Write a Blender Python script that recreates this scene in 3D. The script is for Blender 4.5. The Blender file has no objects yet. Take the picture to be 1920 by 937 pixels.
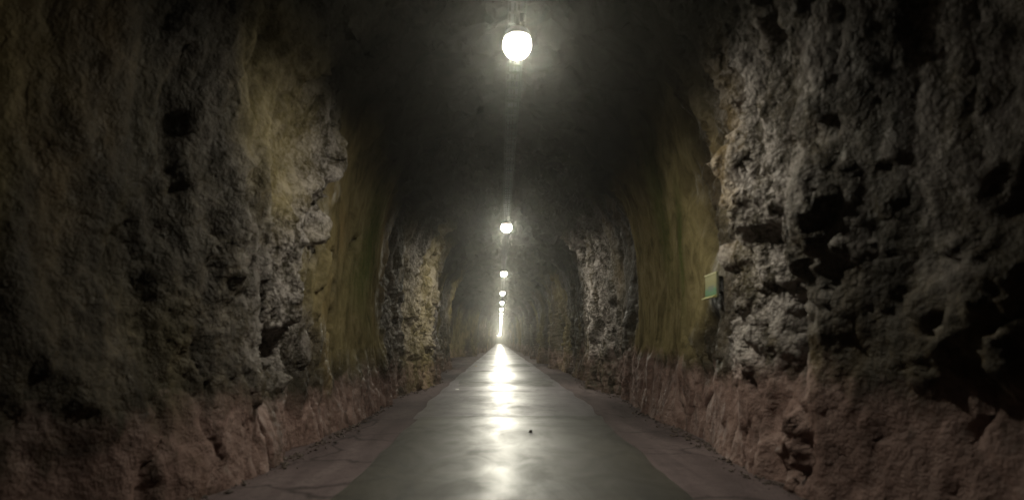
import bpy, bmesh, math, random
import numpy as np

# ------------------------------------------------------------------ camera, world, exposure
S = bpy.context.scene
COL = S.collection
F_PX = 1100.0                      # focal length in pixels of the 1920 px wide photograph
CAM_H = 1.4
cam_d = bpy.data.cameras.new('camera')
cam = bpy.data.objects.new('camera', cam_d)
COL.objects.link(cam)
cam.location = (0, 0, CAM_H)
cam.rotation_euler = (math.radians(90), 0, 0)
cam_d.sensor_width = 36.0
cam_d.lens = F_PX / 1920 * 36
cam_d.shift_x = 23 / 1920
cam_d.shift_y = 171.5 / 1920
cam_d.clip_start = 0.05
cam_d.clip_end = 2000
cam_d.dof.use_dof = True
cam_d.dof.focus_distance = 24
cam_d.dof.aperture_fstop = 0.75
S.camera = cam

w = bpy.data.worlds.new('World'); S.world = w; w.use_nodes = True
nt = w.node_tree
bg = nt.nodes['Background']
sky = nt.nodes.new('ShaderNodeTexSky'); sky.sky_type = 'NISHITA'; sky.sun_disc = False
sky.sun_elevation = math.radians(-8)
nt.links.new(sky.outputs[0], bg.inputs[0]); bg.inputs[1].default_value = 0.01   # night: the tunnel is closed rock

S.view_settings.view_transform = 'Standard'
S.view_settings.look = 'None'
S.view_settings.gamma = 1.0
S.view_settings.use_curve_mapping = False
S.view_settings.exposure = 0.0
S.render.engine = 'CYCLES'
S.cycles.use_denoising = True
S.cycles.denoising_input_passes = 'RGB_ALBEDO_NORMAL'
S.cycles.max_bounces = 4
S.cycles.diffuse_bounces = 2
S.cycles.glossy_bounces = 2
S.cycles.volume_bounces = 0
S.cycles.transmission_bounces = 2
S.cycles.sample_clamp_indirect = 4.0
S.cycles.use_light_tree = True
S.cycles.use_adaptive_sampling = True
S.cycles.adaptive_threshold = 0.02

LAMP_POWER = 34.0
LAMP_WATTS = 112.0
LAMP_FRONT_WATTS = 11.5
LAMP_COL = (1.0, 0.96, 0.80, 1)
HAZE_DENSITY = 0.0013
HAZE_ANISO = 0.90
END = 430.0

# ------------------------------------------------------------------ helpers
def tag(o, label=None, cat=None, group=None, kind=None):
    if label: o['label'] = label
    if cat: o['category'] = cat
    if group: o['group'] = group
    if kind: o['kind'] = kind
    return o

def empty(name, loc=(0, 0, 0), rz=0.0):
    o = bpy.data.objects.new(name, None); COL.objects.link(o)
    o.location = loc; o.rotation_euler = (0, 0, rz); o.empty_display_size = 0.1
    return o

def link_mesh(name, me, mat, parent=None, smooth=False):
    o = bpy.data.objects.new(name, me); COL.objects.link(o)
    if mat: me.materials.append(mat)
    if parent: o.parent = parent
    if smooth: me.polygons.foreach_set('use_smooth', [True] * len(me.polygons))
    return o

def bm_obj(name, bm, mat, parent=None, smooth=False, bevel=0.0):
    if bevel:
        bmesh.ops.bevel(bm, geom=list(bm.edges), offset=bevel, segments=2, affect='EDGES', profile=0.6)
    me = bpy.data.meshes.new(name); bm.to_mesh(me); bm.free()
    return link_mesh(name, me, mat, parent, smooth)

def box(bm, x0, x1, y0, y1, z0, z1):
    r = bmesh.ops.create_cube(bm, size=1.0)
    for v in r['verts']:
        v.co.x = x0 + (v.co.x + .5) * (x1 - x0)
        v.co.y = y0 + (v.co.y + .5) * (y1 - y0)
        v.co.z = z0 + (v.co.z + .5) * (z1 - z0)
    return r['verts']

def cyl(bm, p, r, h, seg=10):
    rr = bmesh.ops.create_cone(bm, cap_ends=True, segments=seg, radius1=r, radius2=r, depth=h)
    for v in rr['verts']:
        v.co.x += p[0]; v.co.y += p[1]; v.co.z += p[2] + h / 2

# ------------------------------------------------------------------ numpy noise
def _h(ix, iy, iz, seed):
    n = (ix.astype(np.int64) * 374761393 + iy.astype(np.int64) * 668265263 + iz.astype(np.int64) * 2147483647 + seed * 974634777) & 0xffffffff
    n = ((n ^ (n >> 13)) * 1274126177) & 0xffffffff
    n = ((n ^ (n >> 16)) * 2246822519) & 0xffffffff
    return ((n ^ (n >> 15)) & 0xffffff) / float(0xffffff)

def vnoise(x, y, z, seed=0):
    """value noise -1..1"""
    ix, iy, iz = np.floor(x), np.floor(y), np.floor(z)
    fx, fy, fz = x - ix, y - iy, z - iz
    fx = fx * fx * fx * (fx * (fx * 6 - 15) + 10); fy = fy * fy * fy * (fy * (fy * 6 - 15) + 10); fz = fz * fz * fz * (fz * (fz * 6 - 15) + 10)
    r = 0
    for a in (0, 1):
        wx = fx if a else 1 - fx
        for b in (0, 1):
            wy = fy if b else 1 - fy
            for c in (0, 1):
                wz = fz if c else 1 - fz
                r = r + wx * wy * wz * _h(ix + a, iy + b, iz + c, seed)
    return r * 2 - 1

def fbm(x, y, z, oct=4, seed=0, gain=.5, lac=2.03):
    a, s, t = 1.0, 0, 0
    for i in range(oct):
        s = s + a * vnoise(x, y, z, seed + i * 17); t += a
        a *= gain; x = x * lac + 3.1; y = y * lac + 1.7; z = z * lac + 9.2
    return s / t

def ridged(x, y, z, oct=4, seed=0, gain=.5):
    a, s, t = 1.0, 0, 0
    for i in range(oct):
        s = s + a * (1 - np.abs(vnoise(x, y, z, seed + i * 13)) * 2); t += a
        a *= gain; x = x * 2.1 + 5.3; y = y * 2.1 + 2.9; z = z * 2.1 + 7.7
    return s / t

def facets(x, y, z, seed=0, tilt=0.9):
    """broken-rock relief: every cell is a tilted flat facet; also returns distance to the joints"""
    ix, iy, iz = np.floor(x), np.floor(y), np.floor(z)
    best = np.full(x.shape, 1e9); second = np.full(x.shape, 1e9); val = np.zeros(x.shape)
    for a in (-1, 0, 1):
        for b in (-1, 0, 1):
            for c in (-1, 0, 1):
                cx, cy, cz = ix + a, iy + b, iz + c
                px = cx + _h(cx, cy, cz, seed); py = cy + _h(cx, cy, cz, seed + 1); pz = cz + _h(cx, cy, cz, seed + 2)
                dx, dy, dz = x - px, y - py, z - pz
                d = dx * dx + dy * dy + dz * dz
                v = .42 * (_h(cx, cy, cz, seed + 3) - .5) + tilt * (dx * (_h(cx, cy, cz, seed + 4) - .5) + dy * (_h(cx, cy, cz, seed + 5) - .5) + dz * (_h(cx, cy, cz, seed + 6) - .5))
                m = d < best
                second = np.where(m, best, np.minimum(second, d))
                val = np.where(m, v, val); best = np.where(m, d, best)
    return val, np.sqrt(second) - np.sqrt(best)

def sstep(a, b, x):
    t = np.clip((x - a) / (b - a), 0, 1)
    return t * t * (3 - 2 * t)

def bump1(x, c, wdt):
    return np.exp(-((x - c) / wdt) ** 2)

# ------------------------------------------------------------------ materials
def new_mat(name):
    m = bpy.data.materials.new(name); m.use_nodes = True
    t = m.node_tree
    return m, t, t.nodes['Principled BSDF']

def N(t, kind, **kw):
    n = t.nodes.new(kind)
    for k, v in kw.items():
        if k.startswith('i_'):
            n.inputs[k[2:].replace('_', ' ')].default_value = v
        else:
            setattr(n, k, v)
    return n

def ramp(t, src, stops):
    r = t.nodes.new('ShaderNodeValToRGB')
    e = r.color_ramp.elements
    while len(e) < len(stops): e.new(0.5)
    for el, (p, c) in zip(e, stops):
        el.position = p; el.color = c if len(c) == 4 else (*c, 1)
    t.links.new(src, r.inputs[0])
    return r

def mixc(t, fac, a, b):
    m = t.nodes.new('ShaderNodeMix'); m.data_type = 'RGBA'
    for s, i in ((fac, 0), (a, 6), (b, 7)):
        if hasattr(s, 'is_output'): t.links.new(s, m.inputs[i])
        elif i == 0: m.inputs[0].default_value = s
        else: m.inputs[i].default_value = (*s, 1)
    return m.outputs[2]

def mathn(t, op, a, b=None, clamp=False):
    m = t.nodes.new('ShaderNodeMath'); m.operation = op; m.use_clamp = clamp
    for s, i in ((a, 0), (b, 1)):
        if s is None: continue
        if hasattr(s, 'is_output'): t.links.new(s, m.inputs[i])
        else: m.inputs[i].default_value = s
    return m.outputs[0]

def noise(t, vec, scale, detail=5, rough=.55, dist=0.0):
    n = t.nodes.new('ShaderNodeTexNoise')
    n.inputs['Scale'].default_value = scale; n.inputs['Detail'].default_value = detail
    n.inputs['Roughness'].default_value = rough; n.inputs['Distortion'].default_value = dist
    t.links.new(vec, n.inputs['Vector'])
    return n.outputs['Fac']

def coords(t, scale=(1, 1, 1)):
    tc = t.nodes.new('ShaderNodeTexCoord')
    mp = t.nodes.new('ShaderNodeMapping'); mp.inputs['Scale'].default_value = scale
    t.links.new(tc.outputs['Object'], mp.inputs['Vector'])
    return mp.outputs['Vector']

def attr(t, name):
    a = t.nodes.new('ShaderNodeAttribute'); a.attribute_name = name
    return a.outputs['Fac']

def rock_material():
    m, t, p = new_mat('tunnel rock')
    v = coords(t); vv = coords(t, (1, 1, .42)); vw = coords(t, (1, 1, .7))
    n1 = noise(t, vv, 1.1, 5, .65, .6)
    n2 = noise(t, v, 7.0, 5, .68)
    n3 = noise(t, vw, 2.8, 5, .65, .9)
    n4 = noise(t, v, 21, 4, .7)
    grey = ramp(t, n1, [(.30, (.015, .012, .008)), (.48, (.052, .040, .024)), (.60, (.105, .081, .050)), (.74, (.215, .174, .125))])
    gr = mixc(t, ramp(t, n2, [(.38, (0, 0, 0)), (.62, (.85, .85, .85))]).outputs[0], grey.outputs[0], (.036, .029, .020))
    crust = mathn(t, 'ADD', mathn(t, 'MULTIPLY', n3, .6), mathn(t, 'MULTIPLY', n4, .4))
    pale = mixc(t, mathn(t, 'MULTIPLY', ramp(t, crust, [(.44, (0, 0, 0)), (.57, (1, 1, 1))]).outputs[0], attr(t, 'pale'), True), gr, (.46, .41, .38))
    olive = ramp(t, n3, [(.25, (.085, .072, .036)), (.5, (.275, .225, .110)), (.78, (.42, .350, .200))])
    ol = mathn(t, 'MULTIPLY', attr(t, 'olive'), ramp(t, n1, [(.30, (.35, .35, .35)), (.55, (1, 1, 1))]).outputs[0])
    moss = ramp(t, n2, [(.3, (.045, .075, .018)), (.7, (.135, .155, .050))])
    c = mixc(t, ol, pale, olive.outputs[0])
    c = mixc(t, attr(t, 'moss'), c, moss.outputs[0])
    c = mixc(t, mathn(t, 'MULTIPLY', attr(t, 'ochre'), ramp(t, n1, [(.35, (.2, .2, .2)), (.6, (1, 1, 1))]).outputs[0]), c, (.27, .185, .085))
    # reddish band of dirt and mudstone along the foot of the walls
    red = ramp(t, n3, [(.28, (.110, .068, .058)), (.5, (.265, .170, .145)), (.72, (.40, .280, .245))])
    rb = mathn(t, 'ADD', attr(t, 'redband'), mathn(t, 'MULTIPLY', mathn(t, 'SUBTRACT', n3, .5), 1.3))
    rbm = ramp(t, rb, [(.22, (0, 0, 0)), (.85, (.92, .92, .92))]).outputs[0]
    c = mixc(t, rbm, c, red.outputs[0])
    c = mixc(t, attr(t, 'hollow_dark'), c, (.018, .016, .014))  # hollows and fissures coloured darker than the rock around them
    c = mixc(t, attr(t, 'crown'), c, ramp(t, n1, [(.3, (.012, .011, .009)), (.7, (.050, .046, .036))]).outputs[0])  # crown colour darkened so lamp light barely shows on the ceiling
    t.links.new(c, p.inputs['Base Color'])
    r = ramp(t, n2, [(.3, (.34, .34, .34)), (.7, (.80, .80, .80))])
    t.links.new(r.outputs[0], p.inputs['Roughness'])
    t.links.new(ramp(t, mathn(t, 'ADD', attr(t, 'crown'), attr(t, 'olive'), True), [(0, (.24, .24, .24)), (.8, (0, 0, 0))]).outputs[0], p.inputs['Specular IOR Level'])
    vo = t.nodes.new('ShaderNodeTexVoronoi'); vo.feature = 'F1'; vo.inputs['Scale'].default_value = 9
    wv = t.nodes.new('ShaderNodeVectorMath'); wv.operation = 'MULTIPLY_ADD'
    nn = t.nodes.new('ShaderNodeTexNoise'); nn.inputs['Scale'].default_value = 5; nn.inputs['Detail'].default_value = 3
    t.links.new(v, nn.inputs['Vector']); t.links.new(nn.outputs['Color'], wv.inputs[0]); wv.inputs[1].default_value = (.3, .3, .3); t.links.new(vw, wv.inputs[2])
    t.links.new(wv.outputs[0], vo.inputs['Vector'])
    h = mathn(t, 'ADD', mathn(t, 'MULTIPLY', n2, .7), mathn(t, 'MULTIPLY', n4, .4))
    h = mathn(t, 'ADD', h, mathn(t, 'MULTIPLY', mathn(t, 'MULTIPLY', vo.outputs['Distance'], -.9), attr(t, 'rough')))
    b = t.nodes.new('ShaderNodeBump'); b.inputs['Strength'].default_value = .9; b.inputs['Distance'].default_value = .07
    t.links.new(ramp(t, attr(t, 'olive'), [(0, (.9, .9, .9)), (1, (.6, .6, .6))]).outputs[0], b.inputs['Strength'])
    t.links.new(h, b.inputs['Height']); t.links.new(b.outputs[0], p.inputs['Normal'])
    return m

def ground_material(name, lo, mid, hi, rough_lo, rough_hi, wet, bump=.25, aniso=False):
    """worn road surface: dusty colour, damp patches with a clearer film of water"""
    m, t, p = new_mat(name)
    v = coords(t); vs = coords(t, (.30, .42, 1))
    n1 = noise(t, vs, .55, 5, .6, .6); n2 = noise(t, v, 9, 7, .65); n3 = noise(t, coords(t, (1, .14, 1)), 2.2, 5, .6, .5)
    n5 = noise(t, coords(t, (.22, .36, 1)), 1.0, 4, .6, .8)
    c = ramp(t, mathn(t, 'ADD', mathn(t, 'MULTIPLY', n3, .5), mathn(t, 'MULTIPLY', n5, .5)), [(.36, lo), (.5, mid), (.64, hi)]).outputs[0]
    c = mixc(t, ramp(t, n2, [(.3, (.55, .55, .55)), (.55, (0, 0, 0))]).outputs[0], c, lo)
    ck = t.nodes.new('ShaderNodeTexVoronoi'); ck.feature = 'DISTANCE_TO_EDGE'; ck.inputs['Scale'].default_value = .62
    cw = t.nodes.new('ShaderNodeVectorMath'); cw.operation = 'MULTIPLY_ADD'; cw.inputs[1].default_value = (.9, .9, 0)
    cn = t.nodes.new('ShaderNodeTexNoise'); cn.inputs['Scale'].default_value = 1.6; cn.inputs['Detail'].default_value = 5
    t.links.new(v, cn.inputs['Vector']); t.links.new(cn.outputs['Color'], cw.inputs[0]); t.links.new(v, cw.inputs[2]); t.links.new(cw.outputs[0], ck.inputs['Vector'])
    c = mixc(t, ramp(t, ck.outputs['Distance'], [(.0, (.75, .75, .75)), (.010, (.45, .45, .45)), (.022, (0, 0, 0))]).outputs[0], c, tuple(.25 * k for k in lo))
    ag = noise(t, v, 75, 3, .7)
    c = mixc(t, ramp(t, ag, [(.52, (0, 0, 0)), (.66, (.55, .55, .55))]).outputs[0], c, hi)
    c = mixc(t, ramp(t, ag, [(.32, (.6, .6, .6)), (.45, (0, 0, 0))]).outputs[0], c, tuple(.4 * k for k in lo))
    t.links.new(c, p.inputs['Base Color'])
    r = mathn(t, 'ADD', mathn(t, 'MULTIPLY', ramp(t, n1, [(.36, (0, 0, 0)), (.62, (1, 1, 1))]).outputs[0], rough_hi - rough_lo), rough_lo)
    t.links.new(r, p.inputs['Roughness'])
    p.inputs['Specular IOR Level'].default_value = .28 if wet else .12
    if wet:
        n6 = noise(t, coords(t, (1, .55, 1)), 1.7, 6, .65, 1.0)
        wsum = mathn(t, 'ADD', mathn(t, 'MULTIPLY', n1, .55), mathn(t, 'MULTIPLY', n6, .45))
        wm = ramp(t, wsum, [(.42, (wet, wet, wet)), (.58, (wet * .22,) * 3)])
        t.links.new(wm.outputs[0], p.inputs['Coat Weight'])
    else: p.inputs['Coat Weight'].default_value = 0
    p.inputs['Coat Roughness'].default_value = .39
    p.inputs['Coat IOR'].default_value = 1.33
    hsum = mathn(t, 'ADD', mathn(t, 'MULTIPLY', noise(t, v, 60, 4, .7), .5), mathn(t, 'MULTIPLY', n2, .8))
    b = t.nodes.new('ShaderNodeBump'); b.inputs['Strength'].default_value = bump; b.inputs['Distance'].default_value = .012
    t.links.new(hsum, b.inputs['Height']); t.links.new(b.outputs[0], p.inputs['Normal'])
    return m

def simple(name, col, rough=.5, metal=0.0, nscale=20, var=.25, spec=.5):
    m, t, p = new_mat(name)
    n = noise(t, coords(t), nscale, 5, .6)
    lo = tuple(c * (1 - var) for c in col); hi = tuple(min(1, c * (1 + var)) for c in col)
    t.links.new(ramp(t, n, [(.3, lo), (.7, hi)]).outputs[0], p.inputs['Base Color'])
    p.inputs['Roughness'].default_value = rough; p.inputs['Metallic'].default_value = metal
    p.inputs['Specular IOR Level'].default_value = spec
    return m

M_ROCK = rock_material()
M_SHOULDER = ground_material('dusty shoulder', (.058, .042, .042), (.125, .092, .092), (.185, .143, .140), .70, .90, .0, .7)
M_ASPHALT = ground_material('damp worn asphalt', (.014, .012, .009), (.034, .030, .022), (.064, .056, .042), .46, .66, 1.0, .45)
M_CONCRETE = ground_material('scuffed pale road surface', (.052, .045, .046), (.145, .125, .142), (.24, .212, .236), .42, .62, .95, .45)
M_GALV = simple('dull galvanised steel', (.045, .045, .040), .7, .1, 30, .5, .15)
M_CABLE = simple('black cable sheath', (.025, .025, .025), .5)
M_HOUSING = simple('grey lamp housing', (.22, .22, .21), .45, .3)
M_STONE = simple('dark stone', (.06, .052, .045), .8, 0, 25, .4)
M_STUD = simple('white stud body', (.75, .74, .68), .3)
M_AMBER = simple('amber stud reflector', (.80, .45, .08), .15)
M_CLEAR = simple('clear stud reflector', (.85, .86, .84), .12)
M_SIGN_BACK = simple('sign backing', (.20, .20, .13), .5)
M_SIGN_YEL = simple('faded yellow trim', (.55, .52, .20), .5, 0, 30, .2)

m, t, p = new_mat('lamp diffuser')
p.inputs['Base Color'].default_value = (.8, .8, .75, 1)
p.inputs['Emission Color'].default_value = LAMP_COL
p.inputs['Emission Strength'].default_value = LAMP_POWER
M_LAMP = m

# flat print of the wall panel: cream field, greyed block, green lower third
m, t, p = new_mat('printed panel face')
tc = t.nodes.new('ShaderNodeTexCoord'); sp = t.nodes.new('ShaderNodeSeparateXYZ'); t.links.new(tc.outputs['Generated'], sp.inputs[0])
nv = noise(t, coords(t), 9, 4, .6)
zz = mathn(t, 'ADD', sp.outputs['Z'], mathn(t, 'MULTIPLY', mathn(t, 'SUBTRACT', nv, .5), .03))
base = ramp(t, zz, [(.0, (.14, .26, .15)), (.30, (.16, .30, .18)), (.36, (.27, .30, .18)), (.62, (.36, .34, .18)), (.86, (.40, .38, .22)), (1, (.35, .34, .17))])
blk = mathn(t, 'MULTIPLY', mathn(t, 'MULTIPLY', mathn(t, 'GREATER_THAN', sp.outputs['Y'], .22), mathn(t, 'LESS_THAN', sp.outputs['Y'], .70)),
            mathn(t, 'MULTIPLY', mathn(t, 'GREATER_THAN', zz, .20), mathn(t, 'LESS_THAN', zz, .47)))
c = mixc(t, mathn(t, 'MULTIPLY', blk, .65), base.outputs[0], (.20, .23, .21))
t.links.new(c, p.inputs['Base Color']); p.inputs['Roughness'].default_value = .85; p.inputs['Specular IOR Level'].default_value = .15
M_SIGN = m

# ------------------------------------------------------------------ the tunnel
def path_x(y):
    """the bore runs straight and bends away far ahead"""
    return -np.clip(y - 290, 0, None) ** 2 / 1500.0

def interp(y, pts):
    a = np.array(pts, float)
    return np.interp(y, a[:, 0], a[:, 1])

LEFT_W = [(-20, 3.5), (0, 4.0), (3.6, 3.8), (4.4, 3.35), (5.3, 2.72), (6, 2.62), (8, 2.5), (12, 2.5), (13.2, 2.62), (14.2, 2.80), (15.2, 2.62), (17, 2.32), (20, 2.02), (20.8, 2.25), (24, 2.75), (28, 2.60), (30.6, 2.36), (31.4, 2.8), (33, 4.6), (50, 4.8), (55, 3.6), (57, 2.2), (59, 2.6), (64, 2.75), (70, 2.3)]  # both walls set back near the camera, shaped to keep that rock in shade
RIGHT_W = [(-20, 3.5), (0, 4.0), (3.4, 3.8), (4.2, 3.45), (5.2, 2.88), (6, 2.70), (8, 2.84), (12, 2.92), (14, 3.15), (16, 2.98), (18, 2.62), (19, 2.80), (23, 3.15), (26, 3.2), (29.6, 3.2), (30.6, 2.62), (32, 2.75), (37, 3.2), (38, 2.55), (40.5, 2.8), (47, 3.15), (48.2, 2.5), (51, 2.8), (58, 3.1), (59.2, 2.45), (64, 2.8), (70, 2.9)]

def far_mod(y, ph):
    k = (y / 10.5 + ph + .10 * np.sin(y * .31) + .06 * np.sin(y * .83 + ph * 9)) % 1.0
    return .85 * np.where(k < .14, k / .14, (1 - k) / .86) - .30

def half_width(y, side):
    wv = interp(y, LEFT_W if side < 0 else RIGHT_W)
    f = sstep(60, 75, y)
    return wv - f * far_mod(y, .2 if side < 0 else .55)

ys = [-16.0]
while ys[-1] < END:
    y = ys[-1]
    if y < 1.2: st = .16
    else: st = max(.034, .0036 * y)
    ys.append(y + st)
ys = np.array(ys)
NP_ = 330                                     # profile samples from the left foot over the crown to the right foot
H_SPRING = 2.9
q = np.linspace(0, 1, NP_)

SPRING_W = None
Y2 = np.repeat(ys[:, None], NP_, 1)
Q2 = np.repeat(q[None, :], len(ys), 0)
wl = half_width(Y2, -1); wr = half_width(Y2, 1)
crown = 5.92 + .30 * vnoise(Y2 * .12, Y2 * 0, Y2 * 0, 3) - .35 * bump1(Y2, 19, 3.0)
# q in 0..0.36 left wall, 0.36..0.64 arch, 0.64..1 right wall (arc length is about even)
WQ = .275
X0 = np.zeros_like(Y2); Z0 = np.zeros_like(Y2); NX = np.zeros_like(Y2); NZ = np.zeros_like(Y2)
FOOT = -.18
lw = Q2 < WQ; rw = Q2 > 1 - WQ; ar = ~(lw | rw)
hl = FOOT + (H_SPRING - FOOT) * (Q2 / WQ)
hr = FOOT + (H_SPRING - FOOT) * ((1 - Q2) / WQ)
lean = lambda h: .10 * np.clip(h, 0, 9) - .035 * np.clip(h, 0, 9) ** 2 * .9      # belly outwards, closing above
X0 = np.where(lw, -wl - lean(hl), X0); Z0 = np.where(lw, hl, Z0); NX = np.where(lw, -1.0, NX)
X0 = np.where(rw, wr + lean(hr), X0); Z0 = np.where(rw, hr, Z0); NX = np.where(rw, 1.0, NX)
th = np.pi * (1 - (Q2 - WQ) / (1 - 2 * WQ))
ls = lean(H_SPRING)
cxm = (wr - wl) / 2; aw = (wr + wl) / 2 + ls
ct, st_ = np.cos(th), np.sin(th)
sx = np.sign(ct) * np.abs(ct) ** .92; sz = np.abs(st_) ** .92
X0 = np.where(ar, cxm + aw * sx, X0); Z0 = np.where(ar, H_SPRING + (crown - H_SPRING) * sz, Z0)
NX = np.where(ar, ct, NX); NZ = np.where(ar, st_, NZ)
nl = np.sqrt(NX ** 2 + NZ ** 2); NX /= nl; NZ /= nl
left = X0 < cxm
H = Z0
px, py, pz = X0, Y2, Z0

# where the rock is broken and rough, and where it is smooth, olive and washed
on_wall = 1 - sstep(3.6, 4.9, H)
rough = .45 + .35 * fbm(px * .3, py * .35, pz * .3, 3, 5)
olive = np.zeros_like(rough); moss = np.zeros_like(rough); ochre = np.zeros_like(rough); hollow_dark = np.zeros_like(rough)
wig = .9 * vnoise(py * .0 + 3, pz * .9, px * 0, 41) + .35 * vnoise(py * 0 + 7, pz * 2.7, px * 0, 43)
L = left.astype(float); R = 1 - L
ol = L * sstep(7.6, 9.0, py + wig) * (1 - sstep(12.6, 13.8, py + wig * .6)) * sstep(.6, 1.4, H)
orr = R * sstep(7.9, 9.0, py + wig) * (1 - sstep(13.0, 14.2, py + wig * .5)) * sstep(.9, 1.3, H)
olive = np.maximum(ol * .85, orr)
olive = np.maximum(olive, .75 * sstep(.0, .40, fbm(px * .5, py * .6, pz * .22, 3, 77)) * (sstep(14, 18, py) + (1 - sstep(7, 8, py))))
ochre = np.maximum(ochre, .5 * sstep(.15, .5, fbm(px * .5, py * .9, pz * .25, 4, 177)) * (1 - sstep(14, 20, py)))
moss = np.maximum(L * bump1(py + wig, 11.4, .8) * bump1(H, 3.2, 1.3) * .8, R * bump1(py + wig * .4, 10.4, .45) * bump1(H, 3.9, 1.3) * .7)
moss = np.maximum(moss, R * bump1(py, 9.4, .16) * bump1(H, 2.9, .9) * .8)
ochre = np.maximum(ochre, L * bump1(py, 9.4, .35) * bump1(H, 3.2, .45) * .8)
ochre = np.maximum(ochre, L * bump1(py, 8.7, .28) * bump1(H, 2.2, .5) * .7)
ochre = np.maximum(ochre, L * bump1(py, 9.0, .18) * bump1(H, .55, .55) * .7)
ochre = np.maximum(ochre, R * bump1(py + .4 * wig, 7.6, .8) * bump1(H, 3.7, .5) * .45)
smooth = np.maximum(ol * .80, orr * .90)
rough = np.clip(rough * (1 - smooth), .06, 1)
# strongly broken bands: right wall by the first lamp, the two ribs ahead
rb = np.maximum(R * bump1(py + .25 * wig, 6.4, .85) * 1.0, np.maximum(L * bump1(py, 17.8, 2.6), R * bump1(py, 17.3, 2.0)))
rb = np.maximum(rb, L * bump1(py, 7.2, 1.1) * .75)
rough = np.clip(np.maximum(rough, rb * (1 - .3 * (H < .9))), 0, 1)
redh = np.where(left, .82, 1.14)
redband = 1 - sstep(redh - .42, redh + .40, H + .40 * fbm(py * .7, pz * .6, px * 0, 4, 333))
redband = redband * (1 - .5 * sstep(13.5, 16, py)) * (1 - .35 * R * bump1(py, 17.3, 2)) * np.where(left, .85, 1)
rough = rough * (1 - .72 * redband)
rough = rough * (1 - .62 * (1 - sstep(4.2, 5.6, py)))

# displacement, positive = into the rock
d = .20 * fbm(px * .35, py * .35, pz * .25, 3, 11)
d += .05 * ridged(px * .8, py * .75, pz * .30, 4, 23) * (.35 + .65 * rough)
f1, j1 = facets(px * 1.15, py * 1.25, pz * .36, 31, 2.2)
f2, j2 = facets(px * 2.6 + .3 * fbm(px * 2, py * 2, pz * 2, 2, 8), py * 2.9, pz * 1.0, 51, 2.4)
near_rows = int(np.searchsorted(ys, 45.0))
nr = slice(0, near_rows)
f3 = np.zeros_like(px); f4 = np.zeros_like(px)
f3[nr], j3 = facets(px[nr] * 6.0, py[nr] * 6.0, pz[nr] * 2.9, 71, 2.5)
f4[nr], j4 = facets(px[nr] * 13.0, py[nr] * 13.0, pz[nr] * 8.0, 81, 2.6)
d += ((.25 * f1 + .18 * f2) * (.48 + .52 * sstep(6.2, 14, py)) + .095 * f3 + .040 * f4) * (.10 + .95 * rough)
d += .030 * fbm(px * 5, py * 5, pz * 4, 5, 91, .6) * (.25 + .9 * rough)
d += (.05 * np.exp(-(j1 / .07) ** 2) + .03 * np.exp(-(j2 / .08) ** 2)) * rough
# vertical runnels washed into the red foot of the wall
wy = py + .30 * vnoise(py * .9, pz * 1.2, px * 0, 61) + .12 * vnoise(py * 2, pz * 3.1, px * 0, 62)
rn = np.abs(vnoise(wy * 1.35, pz * .12, L * 9, 63)); rn2 = np.abs(vnoise(wy * 3.3, pz * .25, L * 5, 64))
low = 1 - sstep(1.1, 1.9, H)
d += low * (.35 + .65 * sstep(4.6, 6.0, py)) * (.17 * np.exp(-(rn / .075) ** 2) + .06 * np.exp(-(rn2 / .10) ** 2) - .02)
# long vertical flutes higher up
d += (1 - low) * (.13 * ridged(px * .1, wy * 1.1, pz * .13, 3, 66) - .03) * on_wall * (1 - .80 * np.maximum(ol, orr))

calm = .60 * np.maximum(ol, orr) * sstep(.9, 1.6, H)
d = d * (1 - calm) + calm * (.16 * fbm(px * .4, py * .45, pz * .4, 3, 11) + .05 * fbm(px * 1.5, py * 1.3, pz * 1.4, 3, 611))
# broad upright folds: lit flanks and dark recesses
fold_y = py + .55 * vnoise(py * .35, pz * .45, px * 0, 501) + .20 * vnoise(py * .9, pz * 1.3, px * 0, 502)
kf = (fold_y * .62 + L * .37) % 1.0
saw = np.where(kf < .30, kf / .30, (1 - kf) / .70)
ampl = (.30 + .16 * (1 - sstep(7, 10, py))) * (.55 + .45 * vnoise(fold_y * .31, pz * .2, L * 7, 503)) * sstep(.2, 1.0, H) * on_wall * (1 - .92 * np.maximum(ol, orr)) * (1 - sstep(30, 45, py))
d += (saw - .5) * ampl
# hollows, fissures and knobs seen in the photograph: side, y, h, ry, rh, depth
FEAT = [
 (-1, 7.05, 1.30, .32, .30, .50), (-1, 6.75, 1.02, .22, .22, .38), (-1, 10.3, 3.12, .22, .12, .30), (-1, 10.05, 2.98, .14, .10, .25),
 (-1, 9.15, 1.75, .16, .30, .30), (-1, 9.0, 2.65, .16, .14, .22), (-1, 5.3, 3.0, .16, .9, .28), (-1, 5.0, 1.9, .18, .5, .26),
 (-1, 12.0, 2.5, .10, .25, .10), (-1, 11.6, 2.0, .08, .22, .10), (-1, 8.0, 3.4, .20, .20, .2), (-1, 6.2, 4.1, .3, .5, .3), 
 (1, 6.1, 2.42, .17, .18, .42), (1, 5.80, 1.72, .22, .34, .50), (1, 5.72, 1.25, .14, .35, .32), (1, 4.0, 2.50, .20, .30, .22),
 (1, 6.7, 2.65, .14, .10, .16), (1, 7.2, 1.35, .10, .30, .10), (1, 16.4, 2.4, .18, .16, .22), 
 # knobs standing proud
 (-1, 7.95, 3.7, .20, .75, -.26), (-1, 6.6, 1.9, .20, .5, -.16), (-1, 8.45, 2.3, .16, .45, -.14), (1, 6.3, 3.2, .40, .9, -.10), (1, 5.3, 2.6, .25, .6, -.16), (1, 5.55, .5, .18, .5, -.22),
 (-1, 5.9, 2.6, .25, .8, -.15), (1, 4.3, 1.6, .3, .5, -.15),
]
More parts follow.
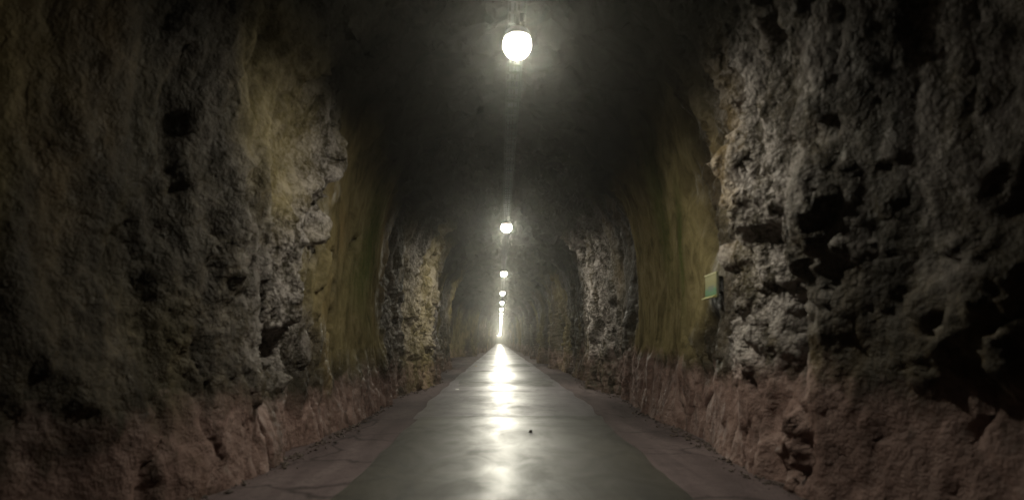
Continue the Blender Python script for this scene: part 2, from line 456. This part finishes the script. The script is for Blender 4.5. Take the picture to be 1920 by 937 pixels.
for s, fy, fh, ry, rh, dep in FEAT:
    side = L if s < 0 else R
    ww = .65 * fbm(py * 3.0, pz * 2.6, px * 0, 4, int(fy * 37), .65) + .30 * f3
    rr = np.sqrt(((py - fy) / ry) ** 2 + ((H - fh) / rh) ** 2) + ww
    g = 1 - sstep(.35, 1.25, rr)
    if dep > 0: dep *= .62 if fy < 5.6 else .85
    d += side * g * dep
    if dep > .2: hollow_dark = np.maximum(hollow_dark, side * g * .25)
# polyline fissures: side, width, depth, points (y, h)
FISS = [
 (1, .045, .34, [(5.62, 1.35), (5.55, .95), (5.6, .6), (5.52, .2)]),
 (1, .030, .14, [(13.2, 1.25), (12.9, .9), (13.0, .6), (12.5, .05)]),
 (1, .030, .15, [(12.2, 1.1), (12.0, .7), (11.6, .45), (11.5, 0)]),
 (1, .028, .14, [(9.9, 1.25), (9.7, .8), (9.8, .5), (9.3, .1)]),
 (1, .028, .13, [(8.6, 1.2), (8.4, .7), (8.6, .4), (8.2, .0)]),
 (1, .030, .14, [(7.3, 1.6), (7.2, 1.0), (7.0, .6), (7.05, .1)]),
 (1, .025, .12, [(6.4, 1.0), (6.35, .6), (6.2, .2)]),
 (-1, .03, .16, [(10.6, 3.25), (10.2, 3.05), (9.9, 2.8), (9.7, 2.5)]),
 (-1, .03, .16, [(9.2, 2.3), (9.1, 1.9), (9.3, 1.5), (9.2, 1.0)]),
 (-1, .03, .12, [(12.4, 2.9), (12.1, 2.6), (11.9, 2.1)]),
 (-1, .03, .12, [(13.0, 1.9), (12.6, 1.6), (12.3, 1.0)]),
 (-1, .03, .14, [(8.3, 2.9), (8.0, 2.4), (7.8, 1.9), (7.2, 1.6)]),
]
for s, wd, dep, pts in FISS:
    side = L if s < 0 else R
    yy = py + .07 * vnoise(py * 3, pz * 4, px * 0, 5); hh = H + .05 * vnoise(py * 4, pz * 3, px * 0, 6)
    dist = np.full_like(py, 9.0)
    for (a0, b0), (a1, b1) in zip(pts[:-1], pts[1:]):
        ux, uy = a1 - a0, b1 - b0
        tt = np.clip(((yy - a0) * ux + (hh - b0) * uy) / (ux * ux + uy * uy), 0, 1)
        dist = np.minimum(dist, np.hypot(yy - a0 - tt * ux, hh - b0 - tt * uy))
    g = np.exp(-(dist / (wd * 1.3)) ** 2)
    d += side * g * dep
    hollow_dark = np.maximum(hollow_dark, side * g * .35)

arch_calm = sstep(4.3, 5.2, H)
d = d * (1 - .25 * arch_calm) + arch_calm * (.34 * fbm(px * .8, py * .42, pz * .8, 4, 401, .6) + .12 * f1 + .10 * f2)
d = np.clip(d, -.55, .9)
# the panel on the right wall hangs in front of an even patch
flat = R * np.exp(-(((py - 7.72) / .55) ** 4 + ((H - 2.13) / .42) ** 4))
d = d * (1 - flat) + flat * (2.86 - np.abs(X0)) * 1.0
# keep the road clear at the foot of the walls and the lamps clear of the crown
d = np.where(arch_calm > .9, np.maximum(d, -.22), d)
X = X0 + NX * d + path_x(Y2); Z = Z0 + NZ * d
Yv = Y2 + .10 * fbm(px * 1.7, py * 1.7, pz * 1.2, 3, 141) * rough * sstep(2, 4, py)

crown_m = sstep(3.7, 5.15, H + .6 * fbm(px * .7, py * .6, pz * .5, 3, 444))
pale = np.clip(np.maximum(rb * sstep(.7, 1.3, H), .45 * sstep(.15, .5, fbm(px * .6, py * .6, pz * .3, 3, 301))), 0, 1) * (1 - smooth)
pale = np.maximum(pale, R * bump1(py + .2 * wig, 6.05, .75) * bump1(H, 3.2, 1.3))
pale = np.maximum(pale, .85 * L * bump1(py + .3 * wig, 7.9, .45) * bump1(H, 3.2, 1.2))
ATTR = dict(pale=pale, rough=rough, olive=olive, moss=moss, ochre=ochre, hollow_dark=hollow_dark, redband=redband, crown=crown_m)

def patch(name, c0, c1, mat):
    ny, nc = len(ys), c1 - c0 + 1
    co = np.stack([X[:, c0:c1 + 1], Yv[:, c0:c1 + 1], Z[:, c0:c1 + 1]], -1).reshape(-1, 3).astype(np.float32)
    idx = np.arange(ny * nc).reshape(ny, nc)
    f = np.stack([idx[:-1, :-1], idx[:-1, 1:], idx[1:, 1:], idx[1:, :-1]], -1).reshape(-1, 4)
    me = bpy.data.meshes.new(name)
    me.vertices.add(len(co)); me.vertices.foreach_set('co', co.ravel())
    me.loops.add(f.size); me.loops.foreach_set('vertex_index', f.ravel().astype(np.int32))
    me.polygons.add(len(f)); me.polygons.foreach_set('loop_start', np.arange(0, f.size, 4, dtype=np.int32))
    me.update(calc_edges=True)
    for k, a in ATTR.items():
        at = me.attributes.new(k, 'FLOAT', 'POINT')
        at.data.foreach_set('value', a[:, c0:c1 + 1].ravel().astype(np.float32))
    me.validate()
    return link_mesh(name, me, mat, None, True)

ca = int(NP_ * .385); cb = NP_ - 1 - ca
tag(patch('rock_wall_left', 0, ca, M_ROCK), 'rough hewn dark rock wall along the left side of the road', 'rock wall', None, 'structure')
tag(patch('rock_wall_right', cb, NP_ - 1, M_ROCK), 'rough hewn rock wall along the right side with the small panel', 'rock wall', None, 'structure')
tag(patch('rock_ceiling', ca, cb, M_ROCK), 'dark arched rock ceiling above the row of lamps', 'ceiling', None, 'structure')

# ------------------------------------------------------------------ ground and road sheets
def ground_z(x, y):
    return .012 * vnoise(x * .25, y * .33, x * 0, 201) + .007 * vnoise(x * .7, y * .8, x * 0, 202) - .004 * x * x * .5

def sheet(name, xl, xr, ya, yb, lift, mat, nx=24, edge=.05, seed=0, parent=None, end_wig=.12, step=.004):
    yy = [ya]
    while yy[-1] < yb:
        yy.append(min(yb, yy[-1] + max(.10, step * 4 * abs(yy[-1]))))
    yy = np.array(yy)
    u = np.linspace(0, 1, nx)
    A, U = np.meshgrid(yy, u, indexing='ij')
    l = xl(A) + edge * fbm(A * .8, A * 0 + seed, A * 0, 4, 7); r = xr(A) + edge * fbm(A * .8, A * 0 + seed + 5, A * 0, 4, 7)
    Xs = l + (r - l) * U
    e = np.clip((A - ya) / (yb - ya), 0, 1)
    Ys = A + end_wig * fbm(Xs * 1.2, Xs * 0 + seed, Xs * 0, 3, 19) * sstep(.9, 1, e)
    Zs = ground_z(Xs, Ys) + lift
    Xs = Xs + path_x(Ys)
    co = np.stack([Xs, Ys, Zs], -1).reshape(-1, 3)
    n0, n1 = A.shape
    idx = np.arange(n0 * n1).reshape(n0, n1)
    f = np.stack([idx[:-1, :-1], idx[:-1, 1:], idx[1:, 1:], idx[1:, :-1]], -1).reshape(-1, 4)
    me = bpy.data.meshes.new(name); me.from_pydata(co.tolist(), [], f.tolist())
    return link_mesh(name, me, mat, parent, True)

cst = lambda v: (lambda y: np.full_like(y, v))
tag(sheet('ground', cst(-7.0), cst(7.0), -16, END, 0, M_SHOULDER, 60, 0), 'dusty brown ground along both walls of the tunnel', 'ground', None, 'structure')
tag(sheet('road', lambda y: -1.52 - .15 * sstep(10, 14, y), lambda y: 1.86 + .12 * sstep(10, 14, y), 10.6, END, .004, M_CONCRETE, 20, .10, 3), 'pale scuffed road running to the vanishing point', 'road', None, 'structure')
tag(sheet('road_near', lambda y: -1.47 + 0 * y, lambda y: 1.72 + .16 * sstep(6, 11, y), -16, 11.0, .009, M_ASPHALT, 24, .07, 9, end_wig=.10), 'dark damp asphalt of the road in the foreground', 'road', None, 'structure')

for k, (ya, yb, xa, xb) in enumerate([(18.3, 22.6, -1.35, 1.75), (25.6, 28.4, -1.45, 1.5), (33.0, 38.5, -1.3, 1.7), (46, 51, -1.4, 1.7), (62, 70, -1.4, 1.7)]):
    tag(sheet('road_patch', cst(xa), cst(xb), ya, yb, .009, M_ASPHALT, 16, .16, 31 + 7 * k, end_wig=.5),
        ['dark resurfaced patch of road below the second lamp', 'second dark patch of road beyond the first dark band', 'third dark patch of road beside the left recess', 'fourth dark patch of road far ahead', 'farthest dark patch of road near the vanishing point'][k], 'road patch', None, 'structure')

# loose chips fallen along the foot of the walls
def chips(nmax, seed):
    rnd = random.Random(seed)
    vs, fs = [], []
    base = [(1, 0, 0), (-1, 0, 0), (0, 1, 0), (0, -1, 0), (0, 0, 1), (0, 0, -1)]
    fac = [(0, 2, 4), (2, 1, 4), (1, 3, 4), (3, 0, 4), (2, 0, 5), (1, 2, 5), (3, 1, 5), (0, 3, 5)]
    for i in range(nmax):
        sd = rnd.choice((-1, 1)); y = 3.5 + 38 * rnd.random() ** 1.6
        wv = float(half_width(np.array([y]), sd)[0])
        x = sd * (wv + .04 - abs(rnd.gauss(0, .13)))
        r = .010 + .030 * rnd.random() ** 3
        a = rnd.random() * 6.28; ca_, sa = math.cos(a), math.sin(a)
        z = float(ground_z(np.array([x]), np.array([y]))[0]) + r * .35
        o = len(vs)
        for b_ in base:
            q_ = [b_[j] * r * rnd.uniform(.6, 1.35) for j in range(3)]
            q_[0] += r * rnd.uniform(-.3, .3); q_[1] += r * rnd.uniform(-.3, .3)
            vs.append((x + q_[0] * ca_ - q_[1] * sa, y + q_[0] * sa + q_[1] * ca_, z + q_[2] * .7))
        fs += [tuple(o + j for j in f) for f in fac]
    me = bpy.data.meshes.new('rock_chips'); me.from_pydata(vs, [], fs)
    return link_mesh('rock_chips', me, simple('rock chips', (.10, .075, .062), .8, 0, 12, .5))
tag(chips(2600, 3), 'small broken rock chips scattered along the foot of both walls', 'rock chips', None, 'stuff')

# ------------------------------------------------------------------ ceiling lamps
LAMP_X, LAMP_Z = .20, 4.80
lamp_y = [6.7, 17.4, 29.3, 41.1, 51.2, 61.4, 71.8]
while lamp_y[-1] < 330: lamp_y.append(lamp_y[-1] + 10.5)
TRAY_Z = 5.12

def make_lamp():
    root = empty('ceiling_lamp', (0, 0, 0))
    bm = bmesh.new()
    prof = [(.02, .150), (.10, .150), (.140, .125), (.166, .075), (.166, .045), (.150, .045), (.02, .07)]
    rings = [[bm.verts.new((r * .93 * math.cos(a), r * 1.03 * math.sin(a), z)) for a in [k * math.tau / 28 for k in range(28)]] for r, z in prof]
    for ra, rb_ in zip(rings[:-1], rings[1:]):
        for k in range(28): bm.faces.new((ra[k], ra[(k + 1) % 28], rb_[(k + 1) % 28], rb_[k]))
    bm.faces.new(rings[0]); bm.faces.new(rings[-1])
    bmesh.ops.recalc_face_normals(bm, faces=bm.faces)
    bm_obj('housing', bm, M_HOUSING, root, False)
    bm = bmesh.new()
    bmesh.ops.create_uvsphere(bm, u_segments=24, v_segments=12, radius=1.0)
    for v in bm.verts:
        v.co.x *= .160; v.co.y *= .170; v.co.z = v.co.z * .150 - .020
    bm_obj('diffuser', bm, M_LAMP, root, True)
    ld = bpy.data.lights.new('lamp light', 'AREA'); ld.shape = 'RECTANGLE'; ld.size = .22; ld.size_y = .26
    ld.energy = LAMP_WATTS; ld.color = LAMP_COL[:3]
    lo = bpy.data.objects.new('light_source', ld); COL.objects.link(lo); lo.parent = root; lo.location = (0, 0, -.190)
    fd = bpy.data.lights.new('lamp front light', 'AREA'); fd.shape = 'RECTANGLE'; fd.size = .24; fd.size_y = .06
    fd.spread = math.radians(50); fd.energy = LAMP_FRONT_WATTS; fd.color = LAMP_COL[:3]
    for s in (-1, 1):                       # light leaving the glass along the tunnel, a little downwards
        fo = bpy.data.objects.new('light_source', fd); COL.objects.link(fo); fo.parent = root
        fo.location = (0, s * .215, -.100); fo.rotation_euler = (s * math.radians(74), 0, 0)
    for s in (-1, 1):
        bm = bmesh.new(); box(bm, -.02, .02, s * .07 - .015, s * .07 + .015, .145, TRAY_Z - LAMP_Z + .01)
        bm_obj('bracket', bm, M_GALV, root)
    return root

ORD = ['nearest ceiling lamp, large and blindingly bright at the top of the picture',
       'second ceiling lamp along the cable tray, small with a bright halo',
       'third ceiling lamp from the front, below the second one in the picture',
       'fourth ceiling lamp from the front along the tunnel crown',
       'fifth ceiling lamp from the front along the tunnel crown',
       'sixth ceiling lamp from the front along the tunnel crown',
       'seventh ceiling lamp from the front along the tunnel crown',
       'eighth ceiling lamp from the front along the tunnel crown']
FAR = 'tiny far ceiling lamp merging into the line of light above the vanishing point'
lamp0 = make_lamp()
for i, y in enumerate(lamp_y):
    if i == 0: o = lamp0
    else:
        o = lamp0.copy(); COL.objects.link(o)
        if i < 9:
            for ch in lamp0.children:
                c = ch.copy(); COL.objects.link(c); c.parent = o
        else:
            for ch in [c for c in lamp0.children if not c.name.startswith('bracket')]:
                c = ch.copy(); COL.objects.link(c); c.parent = o
    o.location = (LAMP_X + float(path_x(np.array(y))), y, LAMP_Z)
    tag(o, ORD[i] if i < 8 else FAR, 'lamp', 'lamps along the tunnel ceiling')

# ------------------------------------------------------------------ cable tray with rungs
tray = empty('cable_tray', (LAMP_X, 0, TRAY_Z))
tag(tray, 'narrow steel ladder tray carrying cables above the ceiling lamps', 'cable tray')
T0, T1 = -8.0, 335.0
def rail(x0, x1, z0, z1, name, mat):
    bm = bmesh.new(); prev = None
    yy = list(np.concatenate([np.arange(T0, 290, 6.0), np.arange(290, T1, 3.0)]))
    for y in yy:
        ox = float(path_x(np.array(y)))
        ring = [bm.verts.new((ox + a, y, b)) for a, b in ((x0, z0), (x1, z0), (x1, z1), (x0, z1))]
        if prev:
            for k in range(4): bm.faces.new((prev[k], prev[(k + 1) % 4], ring[(k + 1) % 4], ring[k]))
        else: bm.faces.new(ring)
        prev = ring
    bm.faces.new(prev[::-1])
    bmesh.ops.recalc_face_normals(bm, faces=bm.faces)
    return bm_obj(name, bm, mat, tray)
rail(-.105, -.095, 0, .06, 'rail', M_GALV)
rail(.095, .105, 0, .06, 'rail', M_GALV)
rail(-.07, -.035, .022, .052, 'cable', M_CABLE)
rail(-.02, .005, .022, .044, 'cable', M_CABLE)
rail(.03, .075, .022, .056, 'cable', M_CABLE)
rung_bm = bmesh.new(); box(rung_bm, -.094, .094, -.02, .02, 0, .02)
rung_me = bpy.data.meshes.new('rung'); rung_bm.to_mesh(rung_bm and rung_me); rung_bm.free(); rung_me.materials.append(M_GALV)
RS = .25
ry = T0 + .1; n = 0
random.seed(4)
while n < 240:
    o = bpy.data.objects.new('rung', rung_me); COL.objects.link(o); o.parent = tray
    o.location = (0, ry, .002 + random.uniform(-.002, .002)); o.rotation_euler = (random.uniform(-.25, .25), 0, 0)
    ry += RS * random.uniform(.92, 1.08); n += 1
bm = bmesh.new()
while ry < T1 - 1:
    ox = float(path_x(np.array(ry)))
    box(bm, ox - .094, ox + .094, ry - .02, ry + .02, .002, .022); ry += RS
tag(bm_obj('far_rungs', bm, M_GALV, tray), None, None, None, 'stuff')
for k in range(34):
    y = 2.2 + k * 3.4
    bm = bmesh.new()
    for s in (-1, 1): cyl(bm, (s * .112, y, 0.0), .005, 1.1, 6)
    box(bm, -.125, .125, y - .018, y + .018, -.024, -.002)
    bm_obj('hanger', bm, M_GALV, tray)

# ------------------------------------------------------------------ small panel on the right wall
SX = 2.775
sg = empty('wall_panel', (SX, 7.72, 2.13), 0)
tag(sg, 'small cream and green panel fixed to the right rock wall', 'sign')
bm = bmesh.new(); box(bm, .004, .030, -.245, .245, -.160, .160); bm_obj('backing', bm, M_SIGN_BACK, sg, False, .004)
bm = bmesh.new(); box(bm, -.002, .0035, -.230, .230, -.128, .146); bm_obj('face', bm, M_SIGN, sg)
bm = bmesh.new(); vs = box(bm, -.05, .0035, -.242, .242, -.162, -.130)
for v in vs:
    if v.co.x < -.02 and v.co.z > -.15: v.co.z = -.154
bm_obj('bottom_trim', bm, M_SIGN_YEL, sg)
bm = bmesh.new(); box(bm, -.008, .0035, -.242, .242, .1465, .161); bm_obj('top_trim', bm, M_SIGN_YEL, sg)
for yy in (-.18, .18):
    for z in (-.1, .1):
        bm = bmesh.new(); box(bm, .03, .13, yy - .012, yy + .012, z - .012, z + .012)
        bm_obj('standoff', bm, M_GALV, sg)
sg.rotation_euler = (0, math.radians(0), math.radians(-3))

# ------------------------------------------------------------------ road studs and a stone
def stud(x, y, lens_mat, label):
    z = float(ground_z(np.array([x]), np.array([y]))[0]) + .0045
    r = empty('road_stud', (x, y, z)); tag(r, label, 'road stud', 'road studs along the left edge')
    bm = bmesh.new(); vs = box(bm, -.06, .06, -.05, .05, -.003, .022)
    for v in vs:
        if v.co.z > .01: v.co.x *= .75; v.co.y *= .45
    bm_obj('body', bm, M_STUD, r, False, .003)
    bm = bmesh.new(); vs = box(bm, -.045, .045, -.049, -.040, .002, .018)
    for v in vs:
        if v.co.z > .01: v.co.y += .020
    bm_obj('reflector', bm, lens_mat, r)
stud(-1.24, 17.1, M_CLEAR, 'nearest pale road stud at the left edge of the road')
stud(-1.20, 24.0, M_CLEAR, 'middle road stud at the left edge of the road')
stud(-1.36, 33.4, M_AMBER, 'farthest amber road stud at the left edge of the road')

bm = bmesh.new(); bmesh.ops.create_icosphere(bm, subdivisions=2, radius=.034)
random.seed(9)
for v in bm.verts:
    v.co *= random.uniform(.82, 1.15); v.co.x *= .8; v.co.y *= 1.3; v.co.z *= .9
st = bm_obj('stone', bm, M_STONE); st.location = (.47, 8.95, .03)
tag(st, 'small dark stone lying on the asphalt beside the bright reflection', 'stone')

# ------------------------------------------------------------------ thin haze added in place of lens bloom round the lamps
bm = bmesh.new(); box(bm, -30, 12, -17.5, END + 2, -1.3, 7.6)
m = bpy.data.materials.new('lamp glow haze'); m.use_nodes = True
t = m.node_tree
t.nodes.remove(t.nodes['Principled BSDF'])
pv = t.nodes.new('ShaderNodeVolumePrincipled')
pv.inputs['Color'].default_value = (.96, .95, .88, 1)
pv.inputs['Density'].default_value = HAZE_DENSITY
pv.inputs['Anisotropy'].default_value = HAZE_ANISO
t.links.new(pv.outputs[0], t.nodes['Material Output'].inputs['Volume'])
hz = bm_obj('haze', bm, m)
tag(hz, 'thin haze added for the glow around the lamps in the tunnel', 'haze', None, 'stuff')
